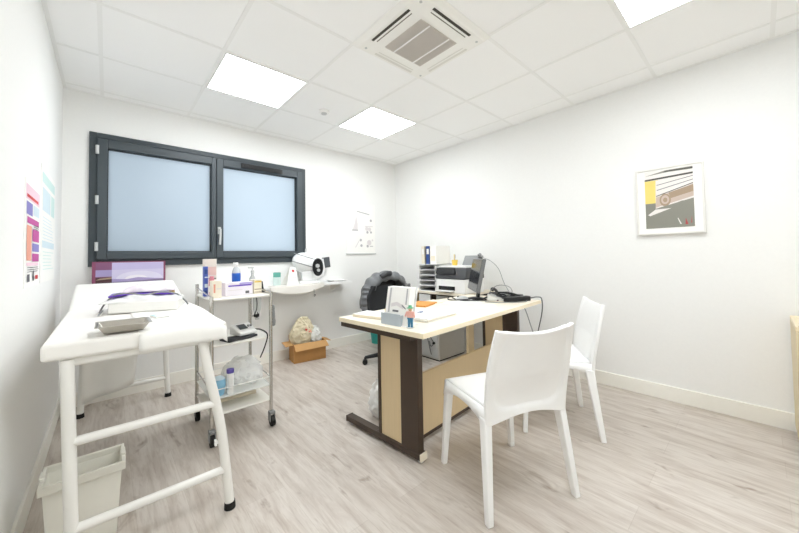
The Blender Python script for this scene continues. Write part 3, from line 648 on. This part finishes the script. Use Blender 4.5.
bm = nb(); cyl(bm, (-.03, .06, .19), (-.006, .06, .19), .012); obj('plug', bm, BLACK, pc)

# ------------------------------------------------------------------ office chair and jacket
oc = thing('office_chair', 'black swivel office chair behind the desk under a grey jacket', 'chair', (2.53, -.97, 0), R(-8))
bm = nb(); cyl(bm, (0, 0, .07), (0, 0, .42), .028); cyl(bm, (0, 0, .06), (0, 0, .13), .045); obj('gas_column', bm, BLACK, oc)
for k in range(5):
    a = R(152+72*k); c, s = math.cos(a), math.sin(a)
    bm = nb(); tube(bm, [(.03*c, .03*s, .1), (.16*c, .16*s, .095), (.3*c, .3*s, .072)], [.026, .022, .016], 10); l = obj('base_spoke', bm, BLACK, oc)
    bm = nb(); cyl(bm, (.3*c-.022*s, .3*s+.022*c, .027), (.3*c+.022*s, .3*s-.022*c, .027), .027); cyl(bm, (.3*c, .3*s, .027), (.3*c, .3*s, .075), .01); obj('caster', bm, BLACK, l)
bm = nb(); prism(bm, [(.24*math.copysign(abs(math.cos(a))**.5, math.cos(a)), .23*math.copysign(abs(math.sin(a))**.5, math.sin(a)), .43) for a in [k*2*PI/32 for k in range(32)]], (0, 0, .075)); obj('seat', bm, mat('black_seat_fabric', '2a2b2d', .9), oc, bevel=.025, seg=3)
bm = nb(); grid(bm, lambda u, v: ((u-.5)*.4*(1-.9*max(0, v-.6)), .2+.05*v-.05*(2*u-1)**2*-1*.0-.04*(2*u-1)**2, .52+.29*v), 12, 10); obj('backrest', bm, mat('black_seat_fabric', '2a2b2d', .9), oc, solid=.04, bevel=.01)
bm = nb(); tube(bm, spline([(0, .05, .42), (0, .24, .42), (0, .265, .52), (0, .25, .7)], 5), .018, 8); obj('back_stem', bm, BLACK, oc)

jk = thing('puffer_jacket', 'grey quilted puffer jacket hung over the office chair back', 'jacket', (2.70, -.65, 0), R(-2))
def jfn(u, v):      # outer back and shoulders: arch from left hem over the top to right hem
    a = PI*(1-u); w_ = .335; top = .945
    x = w_*math.copysign(abs(math.cos(a))**.8, math.cos(a)); z = .56 + (top-.56)*abs(math.sin(a))**.75
    q = .012*math.sin(u*PI*17)                         # quilting
    y = -.1+.19*v
    sc_ = 1-.22*(abs(v-.5)*2)**2
    return (x*sc_+q*.5*math.cos(a), y, .56+(z-.56)*sc_+q*.6*math.sin(a))
bm = nb(); grid(bm, jfn, 90, 8); obj('shell', bm, JACKET, jk, solid=.03)
bm = nb(); grid(bm, lambda u, v: ((u-.5)*.5*(1-1.1*max(0, v-.55)), .06-.02*math.cos(u*6), .45+.44*v), 14, 10); obj('back', bm, JACKETD, jk, solid=.02)
bm = nb(); grid(bm, lambda u, v: ((u-.5)*.4*(1-.5*max(0, v-.5)), .03-.01*math.cos(u*6), .5+.4*v), 14, 10); obj('lining', bm, BLACK, jk, solid=.01)
bm = nb(); tube(bm, spline([(-.13, -.085, .9), (-.06, -.1, .935), (.0, -.1, .935)], 5), .03, 10); obj('hood', bm, JACKETD, jk)
for sx in (-1, 1):
    pts = spline([(sx*.28, -.04, .78), (sx*.315, -.06, .66), (sx*.31, -.06, .52)], 10)
    bm = nb(); tube(bm, pts, [.055+.006*math.sin(i*1.6) for i in range(len(pts))], 14); sl = obj('sleeve', bm, JACKET, jk)
    bm = nb(); tube(bm, [(sx*.31, -.06, .525), (sx*.305, -.065, .43)], [.045, .035], 12); obj('cuff', bm, BLACK, sl)

tb_ = thing('bucket', 'small teal bucket on the floor beyond the office chair', 'bucket', (2.92, -.2, 0))
bm = nb(); lathe(bm, [(.075, 0), (.1, .2), (.104, .2), (.104, .21), (.096, .21), (.072, .012)]); obj('pail', bm, TEAL, tb_)
bm = nb(); tube(bm, [(.1*math.cos(a), .03*math.sin(a)*0-.102*math.sin(a), .2-.05*math.sin(a)) for a in [k*PI/12 for k in range(13)]], .004, 6); obj('handle', bm, LGREY, tb_)
bm = nb(); grid(bm, bagfn(.075, .075, .25, 1.5, .07), 60, 30)
simple('plastic_bag', bm, BAGW, 'white plastic bag on the floor behind the desk end panel', 'bag', loc=(1.72, -1.76, .0))

# ------------------------------------------------------------------ things on the desk
Z = .7405
def sheet(name, x, y, z, sx, sy, rz, label, m=PAPER, h=.0012, cat='paper', prints=None):
    t = thing(name, label, cat, (x, y, z), rz); bm = nb(); box(bm, -sx/2, sx/2, -sy/2, sy/2, 0, h); obj('sheet', bm, m, t, smooth=False)
    if prints: flats('print', (-sx/2, -sy/2, h), (sx, 0, 0), (0, sy, 0), prints, t)
    return t
t = thing('brochure_stand', 'white brochure stand with grey pocket at the near corner of the desk', 'brochure stand', (1.505, -2.2, Z), R(-86))
# local x runs along the stand, local -y looks out over the desk end
bm = nb(); hexa(bm, [(-.095, -.03, 0), (.095, -.03, 0), (.095, .07, 0), (-.095, .07, 0)], [(-.095, -.03, .004), (.095, -.03, .004), (.095, .07, .004), (-.095, .07, .004)])
hexa(bm, [(-.095, .03, .003), (.095, .03, .003), (.095, .034, .003), (-.095, .034, .003)], [(-.095, .075, .21), (.095, .075, .21), (.095, .079, .21), (-.095, .079, .21)])
obj('holder', bm, WPLAS, t)
bm = nb(); box(bm, -.097, .058, -.036, -.033, 0, .065); box(bm, -.097, -.094, -.034, .03, 0, .06); box(bm, .055, .058, -.034, .03, 0, .06); obj('pocket', bm, mat('pocket_grey_blue', 'b3bcc4', .3), t)
bm = nb(); hexa(bm, [(-.09, -.02, .004), (.09, -.02, .004), (.09, .02, .004), (-.09, .02, .004)], [(-.09, .02, .212), (.09, .02, .212), (.09, .066, .212), (-.09, .066, .212)]); br = obj('brochure', bm, PAPER, t, smooth=False)
flats('print', (-.09, -.02, .004), (.18, 0, 0), (0, .04, .208), [(G1, rect(.12, .2, .3, .97)), (G1, rect(.86, .92, .55, .97)), (G2, [(.25, .45), (.5, .5), (.8, .42), (.8, .52), (.5, .6), (.25, .55)]), (INK, rect(.34, .6, .33, .38)), (MGREY, [(.72, .5), (.9, .42), (.9, .46), (.72, .55)])], br, .001)

t = thing('figurine', 'tiny figurine with green hat, pink top and blue trousers on the desk', 'figurine', (1.497, -2.318, Z), R(-75))
bm = nb(); lathe(bm, [(.022, 0), (.022, .004)], n=16); obj('stand', bm, LGREY, t)
sk = mat('figurine_skin', 'e5bfa0', .5)
bm = nb(); cyl(bm, (-.009, 0, .004), (-.008, 0, .05), .0065, .008, 10); cyl(bm, (.009, 0, .004), (.008, 0, .05), .0065, .008, 10); box(bm, -.015, .015, -.008, .008, .046, .056); obj('trousers', bm, mat('denim_blue', '3f7ea0', .6), t)
bm = nb(); hexa(bm, [(-.015, -.008, .055), (.015, -.008, .055), (.015, .008, .055), (-.015, .008, .055)], [(-.02, -.008, .088), (.02, -.008, .088), (.02, .008, .088), (-.02, .008, .088)]); cyl(bm, (-.02, 0, .085), (-.03, -.004, .06), .006, .005, 8); cyl(bm, (.02, 0, .085), (.03, -.004, .06), .006, .005, 8); obj('top', bm, mat('rose_top', 'eab3a8', .6), t)
bm = nb(); ell(bm, (0, 0, .1), (.011, .011, .012), 14); obj('head', bm, sk, t)
bm = nb(); lathe(bm, [(.02, .107), (.02, .109), (.011, .111), (.009, .122), (.002, .124)], n=16); obj('hat', bm, mat('green_hat', '6bb08a', .6), t)

bm = nb(); t = thing('paper_stack', 'thick stack of white papers beside the figurine on the desk', 'papers', (1.8, -2.15, Z), R(10))
for k in range(6):
    bm = nb(); obox(bm, (random.uniform(-.008, .008), random.uniform(-.008, .008), .0018+k*.0036), (.34, .25, .0032), random.uniform(-.05, .05)); sx = obj('sheet', bm, PAPER if k != 2 else CREAMP, t, smooth=False)
flats('print', (-.16, -.11, .0232), (.32, 0, 0), (0, .22, 0), [(NAVY, rect(.42, .62, .7, .76)), (NAVY, rect(.42, .55, .62, .66)), (G2, rect(.7, .85, .68, .72))], t, .001)
sheet('paper', 2.12, -2.13, Z, .3, .21, R(14), 'single white sheet in the middle of the desk')
sheet('paper', 2.46, -1.95, Z, .3, .21, R(-20), 'white sheet lying before the monitor foot', prints=[(G2, rect(.1, .8, .7, .75)), (G2, rect(.1, .6, .5, .54))])
sheet('paper', 2.4, -2.2, Z, .21, .15, R(40), 'small white sheet near the long edge of the desk')
sheet('envelope', 2.30, -1.75, Z, .24, .16, R(5), 'cream envelope at the rear edge of the desk', m=CREAMP, h=.003, cat='envelope')
sheet('folder', 2.14, -1.78, Z, .24, .17, R(20), 'orange card folder near the rear edge of the desk', m=ORANGE, h=.012, cat='folder')
t = thing('notepad', 'cream notepad near the left rear corner of the desk', 'notepad', (1.57, -1.9, Z), R(-75))
bm = nb(); box(bm, -.12, .12, -.075, .075, 0, .016); obj('pages', bm, CREAMP, t)
bm = nb(); box(bm, -.122, .122, -.077, .077, .016, .018); obj('cover', bm, PAPER, t)
bm = nb(); box(bm, -.121, .121, -.076, .076, -.0001, .0015); obj('backing', bm, BR1, t)
t = thing('glue_stick', 'small yellow and white tube standing beside the notepad', 'tube', (1.545, -2.06, Z))
bm = nb(); lathe(bm, [(.011, 0), (.011, .05)], n=16); obj('barrel', bm, CREAMP, t)
bm = nb(); lathe(bm, [(.0115, .05), (.0115, .07), (.009, .072)], n=16); obj('cap', bm, YELL, t)
t = thing('tape_roll', 'yellow tape roll lying behind the white papers on the desk', 'tape', (1.83, -1.94, Z))
bm = nb(); lathe(bm, [(.045, 0), (.045, .022), (.03, .022), (.03, 0)]); obj('tape', bm, YELL, t)
bm = nb(); lathe(bm, [(.03, .0005), (.03, .0215), (.027, .0215), (.027, .0005)]); obj('core', bm, CREAMP, t)

# monitor, seen edge on
mo = thing('computer_monitor', 'dark grey flat monitor turned edge-on on the desk', 'monitor', (2.71, -1.90, Z), R(46))
bm = nb(); lathe(bm, [(.075, 0), (.075, .008), (.045, .014), (.03, .016)]); obj('base', bm, BLACK, mo)
bm = nb(); obox(bm, (0, -.03, .1), (.05, .025, .19), 0, R(8)); obj('neck', bm, BLACK, mo, bevel=.004)
tilt = R(12)
bm = nb(); obox(bm, (0, -.01, .215), (.42, .03, .29), 0, tilt); obj('housing', bm, mat('monitor_grey', '6a6b6c', .4), mo, bevel=.006)
bm = nb(); obox(bm, (0, .0055, .218), (.4, .003, .265), 0, tilt); obj('screen', bm, mat('monitor_black_screen', '1c1e22', .12), mo)
t = thing('webcam', 'small grey webcam clipped on top of the monitor', 'webcam', (2.743, -1.932, Z+.36), R(46))
bm = nb(); ell(bm, (0, 0, .03), (.016, .016, .018), 16); obj('ball', bm, MGREY, t)
bm = nb(); obox(bm, (0, .0, .006), (.035, .034, .014), 0, tilt); obj('clip', bm, DGREY, t)
bm = nb(); cyl(bm, (0, .014, .03), (0, .02, .03), .007); obj('lens', bm, BLACK, t)

# printer
pr_ = thing('printer', 'white inkjet printer with dark grey lid on the side desk', 'printer', (2.9, -1.648, Z))
bm = nb(); box(bm, 0, .33, 0, .385, 0, .145); obj('body', bm, WPLAS, pr_, bevel=.01)
bm = nb(); box(bm, -.003, .02, .13, .345, .03, .07); obj('paper_slot', bm, BLACK, pr_)
bm = nb(); box(bm, -.06, .0, .14, .335, .018, .026); obj('output_tray', bm, WPLAS, pr_, bevel=.002)
bm = nb(); hexa(bm, [(-.008, -.004, .145), (.335, -.004, .145), (.335, .389, .145), (-.008, .389, .145)], [(.03, .004, .262), (.335, .004, .262), (.335, .381, .262), (.03, .381, .262)]); obj('scanner_unit', bm, DGREY, pr_, bevel=.012)
bm = nb(); hexa(bm, [(-.011, .12, .2), (.02, .12, .2), (.02, .38, .2), (-.011, .38, .2)], [(.018, .15, .258), (.05, .15, .258), (.05, .38, .258), (.018, .38, .258)]); obj('control_panel', bm, BLACK, pr_)
bm = nb(); box(bm, .04, .335, .02, .37, .262, .28); obj('lid', bm, WPLAS, pr_, bevel=.005)
bm = nb(); obox(bm, (.3, .12, .325), (.02, .23, .13), 0, 0, R(28)); obj('paper_support', bm, MGREY, pr_, bevel=.004)
bm = nb(); obox(bm, (.288, .12, .31), (.006, .2, .1), 0, 0, R(28)); obj('paper_feed', bm, DGREY, pr_)

# letter trays and binders
lt = thing('letter_trays', 'tower of five light grey letter trays left of the printer', 'letter trays', (2.9, -1.255, Z))
for k in range(5):
    z0 = k*.058; bm = nb(); box(bm, 0, .32, 0, .25, z0, z0+.006); box(bm, 0, .32, 0, .006, z0, z0+.05); box(bm, 0, .32, .244, .25, z0, z0+.05); box(bm, .314, .32, 0, .25, z0, z0+.05)
    tr1 = obj('tray', bm, WPLAS, lt, smooth=False)
    bm = nb(); box(bm, .02, .3, .015, .235, z0+.0062, z0+.016+.004*(k % 3)); obj('papers', bm, MGREY if k % 2 else DGREY, tr1, smooth=False)  # papers coloured grey to stand in for shade in the gaps between trays
bm = nb(); box(bm, 0, .32, 0, .25, .29, .298); obj('top_panel', bm, LGREY, lt)
bz = Z+.2985
def binder(y, wd, h, m, label):
    t = thing('ring_binder', label, 'binder', (2.93, y, bz), 0, 'binders on the letter trays'); bm = nb(); box(bm, 0, .006, 0, wd, 0, h); box(bm, 0, .2, 0, .003, 0, h); box(bm, 0, .2, wd-.003, wd, 0, h); obj('cover', bm, m, t)
    bm = nb(); box(bm, .01, .19, .004, wd-.004, .004, h-.01); obj('pages', bm, PAPER, t)
    flats('spine_label', (0, wd*.2, h*.55), (0, wd*.6, 0), (0, 0, h*.3), [(PAPER, rect(0, 1, 0, 1))], t)
    bpy.data.objects[t.children[-1].name].location = (-.0022, 0, 0)
    return t
binder(-1.075, .05, .2, CREAMP, 'cream binder standing leftmost on the letter trays')
binder(-1.15, .055, .2, NAVY, 'navy blue binder standing on the letter trays')
t = thing('pen_pot', 'yellow pot with pens on the printer top near the letter trays', 'pen pot', (3.12, -1.35, Z+.2805))
bm = nb(); lathe(bm, [(.028, 0), (.034, .06), (.031, .06), (.026, .004)], n=18); obj('pot', bm, YELL, t)
for k, mm in enumerate((YELL, CREAMP, DGREY)):
    bm = nb(); cyl(bm, (.008*(k-1), .004*k, .01), (.024*(k-1), .012*k-.01, .12), .0035, n=8); obj('pen', bm, mm, t)
t = thing('magazine_file', 'white upright file box on the letter trays right of the navy binder', 'file box', (3.05, -1.20, bz))
bm = nb(); box(bm, -.12, .12, -.045, .045, 0, .2); obj('box', bm, PAPER, t, bevel=.002)
bm = nb(); box(bm, -.1215, -.119, -.03, .03, .03, .09); obj('spine_label', bm, CREAMP, t)

# clutter right of the monitor
t = thing('power_strip', 'black power strip lying near the right end of the desk', 'power strip', (2.80, -2.245, Z), R(-22))
bm = nb(); box(bm, -.12, .12, -.028, .028, 0, .04); obj('case', bm, BLACK, t, bevel=.008)
for x in (-.07, 0, .07):
    bm = nb(); cyl(bm, (x, 0, .0395), (x, 0, .0415), .02); obj('socket', bm, DGREY, t)
t = thing('desk_phone', 'dark desk phone with tilted handset behind the power strip', 'phone', (2.91, -2.04, Z), R(-40))
bm = nb(); prism(bm, [(-.09, -.07, 0), (-.09, .08, 0), (-.09, .08, .05), (-.09, -.07, .015)], (.18, 0, 0)); obj('case', bm, DGREY, t, bevel=.006)
bm = nb(); tube(bm, spline([(-.06, -.06, .045), (-.055, -.03, .062), (-.055, .04, .078), (-.06, .08, .07)], 5), [.018]*3+[.012]*10+[.018]*3, 10); obj('handset', bm, BLACK, t)
for i in range(3):
    for j in range(3):
        bm = nb(); obox(bm, (.0+i*.026, -.03+j*.026, .0305+j*.0061), (.018, .016, .005), 0, R(13)); obj('key', bm, LGREY, t)
t = thing('card_reader', 'white wedge shaped card reader beside the monitor foot', 'card reader', (2.73, -2.09, Z), R(30))
bm = nb(); prism(bm, [(-.035, -.07, 0), (-.035, .07, 0), (-.035, .07, .055), (-.035, -.07, .012)], (.07, 0, 0)); obj('case', bm, mat('reader_white', 'e9e9e4', .4), t, bevel=.005)
bm = nb(); obox(bm, (0, .02, .048), (.05, .05, .004), 0, R(17)); obj('keypad', bm, LGREY, t)
t = thing('computer_mouse', 'grey and black computer mouse in front of the monitor', 'mouse', (2.575, -1.85, Z), R(60))
bm = nb(); ell(bm, (0, 0, .008), (.034, .058, .026), 20); bmesh.ops.bisect_plane(bm, geom=bm.verts[:]+bm.edges[:]+bm.faces[:], plane_co=(0, 0, 0), plane_no=(0, 0, -1), clear_outer=True); obj('shell', bm, LGREY, t)
bm = nb(); cyl(bm, (-.005, .035, .026), (.005, .035, .026), .009); obj('wheel', bm, BLACK, t)
def cable(label, pts, r=.0035, m=DGREY, name='cable'):
    bm = nb(); tube(bm, spline(pts, 8), r, 7); return simple(name, bm, m, label, 'cable')
cable('black cable coiled around the monitor foot', [(2.6, -1.72, Z+.006), (2.52, -1.86, Z+.006), (2.56, -1.97, Z+.006), (2.66, -2.04, Z+.008), (2.62, -2.0, Z+.02), (2.5, -1.9, Z+.012), (2.48, -1.78, Z+.006), (2.6, -1.68, Z+.008)], .0045, BLACK)
cable('thin grey webcam cord arching down behind the monitor', [(2.755, -1.95, 1.11), (2.82, -2.0, 1.07), (2.87, -2.04, 1.0), (2.90, -2.07, .88), (2.93, -2.1, .8), (2.97, -2.09, .76), (2.95, -1.98, .745)], .0025, MGREY)
cable('grey cable loop standing up beside the phone', [(2.72, -2.02, .75), (2.72, -2.03, .8), (2.8, -2.06, .86), (2.9, -2.11, .85), (2.93, -2.13, .8), (2.86, -2.12, .76), (2.76, -2.12, .748)], .003, MGREY)
cable('black cables tangled between phone and power strip', [(2.7, -2.12, .746), (2.8, -2.14, .765), (2.92, -2.1, .77), (2.99, -2.16, .76), (2.92, -2.2, .775), (2.82, -2.15, .77), (2.88, -2.1, .79), (2.97, -2.22, .75)], .005, BLACK)
cable('black cable bundle heaped beside the card reader', [(2.66, -2.0, Z+.008), (2.74, -2.02, Z+.03), (2.82, -2.1, Z+.045), (2.78, -2.17, Z+.03), (2.7, -2.14, Z+.05), (2.8, -2.06, Z+.06), (2.9, -2.14, Z+.05), (2.96, -2.24, Z+.012)], .007, BLACK)
t = thing('power_adapter', 'black power adapter block among the cables by the phone', 'adapter', (2.98, -2.17, Z), R(20))
bm = nb(); box(bm, -.06, .06, -.026, .026, 0, .032); obj('case', bm, BLACK, t, bevel=.006)
bm = nb(); tube(bm, [(.06, 0, .016), (.09, .004, .014)], [.008, .004], 8); obj('strain_relief', bm, DGREY, t)
cable('grey cable lying in a curve before the card reader', [(2.96, -2.2, .746), (2.8, -2.32, .745), (2.62, -2.18, .745), (2.58, -2.08, .745)], .003, MGREY)
cable('black cable dropping off the right end of the desk to the floor', [(2.9, -2.29, .76), (2.99, -2.33, .765), (3.055, -2.335, .74), (3.085, -2.32, .62), (3.06, -2.28, .4), (3.03, -2.25, .15), (3.04, -2.2, .006)], .0045, DGREY)
cable('grey cable slanting down beside the right desk leg', [(3.0, -2.1, .70), (2.985, -2.2, .68), (3.02, -2.25, .5), (3.07, -2.28, .3), (3.1, -2.25, .1), (3.1, -2.2, .005)], .004, MGREY)

# ------------------------------------------------------------------ white moulded chairs
def make_chair(label, loc, rz):
    t = thing('side_chair', label, 'chair', loc, rz, 'white moulded chairs')
    sw, z0 = .205, .455
    def seatfn(u, v):
        x = (2*u-1); y = -.172+.382*v; wv = sw*(1-.03*(1-v))
        z = z0 - .018*(1-x*x)*math.sin(PI*min(1, v*1.05)) - .012*(max(0, v-.88)/.12)**2
        return (x*wv, y, z)
    bm = nb(); grid(bm, seatfn, 16, 18); st = obj('seat', bm, CHAIRW, t, solid=.02)
    # apron under the seat edge
    bm = nb()
    def band(p, q, h0, h1, n=(0, 0)):
        def fn(u, v):
            x = p[0]+(q[0]-p[0])*u; y = p[1]+(q[1]-p[1])*u; hh = h1+(h0-h1)*abs(2*u-1)**2.2
            return (x+n[0]*.012*v, y+n[1]*.012*v, z0-.004-hh*v)
        grid(bm, fn, 16, 2)
    band((-sw, .205), (sw, .205), .06, .03, (0, 1)); band((-sw, -.19), (-sw, .205), .075, .03, (-1, 0)); band((sw, -.19), (sw, .205), .075, .03, (1, 0));
    obj('apron', bm, CHAIRW, t, solid=.016)
    def backfn(u, v):
        x = 2*u-1
        wv = .222 + .006*math.sin(PI*v) - .03*max(0, v-.6)
        lean = -.197 + .012*math.sin(PI*min(1, v*2))*(1-x*x) - .01*v - .085*v**1.5
        z = .385 + .43*v - (.02*(1-x*x))*v**6 + .035*(1-x*x)**1.5*(1-v)**4
        if v < .2: z += .05*(1-v/.2)*(abs(x)**4)*0
        curve = .035*(x*x)*(.4+.6*v)
        k = ((abs(x)/.86)**4 + (abs(v-.6)/.5)**4); k = min(1, max(0, (1.15-k)/.3)); curve += .009*k*k*(3-2*k)
        return (x*wv, lean+curve, z)
    bm = nb(); grid(bm, backfn, 44, 44); obj('backrest', bm, CHAIRW, t, solid=.018, bevel=.004)
    for sx in (-1, 1):
        # front leg
        bm = nb(); fx, fy = sx*.222, .218
        hexa(bm, [(fx-.014, fy-.016, 0), (fx+.014, fy-.016, 0), (fx+.014, fy+.012, 0), (fx-.014, fy+.012, 0)],
             [(sx*.19-.022, .178, .45), (sx*.19+.022, .178, .45), (sx*.19+.022, .216, .45), (sx*.19-.022, .216, .45)])
        obj('leg', bm, CHAIRW, t, bevel=.006, seg=3)
        bm = nb(); fx, fy = sx*.238, -.222
        hexa(bm, [(fx-.015, fy-.014, 0), (fx+.015, fy-.014, 0), (fx+.015, fy+.016, 0), (fx-.015, fy+.016, 0)],
             [(sx*.206-.019, -.19, .415), (sx*.206+.017, -.19, .415), (sx*.206+.017, -.14, .415), (sx*.206-.019, -.14, .415)])
        obj('leg', bm, CHAIRW, t, bevel=.006, seg=3)
    return t
make_chair('white moulded plastic chair standing in front of the desk, nearest the viewer', (1.763, -2.70, 0), R(-22.6))
make_chair('white moulded plastic chair near the right wall, partly behind the other chair', (2.556, -2.63, 0), R(33))

# ------------------------------------------------------------------ cabinet at the right edge
cb = thing('wood_cabinet', 'low light wood cabinet against the right wall at the edge of view', 'cabinet', (2.98, -4.32, 0))
WOODC = mat('light_oak_cabinet', 'd9c8a6', .5, var=.06, scale=5, stretch=(14, 14, 1))
bm = nb(); box(bm, 0, .46, 0, .6, .05, .7); obj('body', bm, WOODC, cb, bevel=.002)
bm = nb(); box(bm, .02, .46, .02, .59, 0, .05); obj('plinth', bm, BROWN, cb)
bm = nb(); box(bm, -.001, .46, 0, .6, .7, .722); obj('top', bm, MAPLE, cb, bevel=.002)
for y in (.003, .303):
    bm = nb(); box(bm, -.018, 0, y, y+.294, .055, .695); d = obj('door', bm, WOODC, cb, bevel=.002)
    bm = nb(); cyl(bm, (-.04, y+(.26 if y < .1 else .034), .5), (-.018, y+(.26 if y < .1 else .034), .5), .009); obj('knob', bm, BLACK, d)
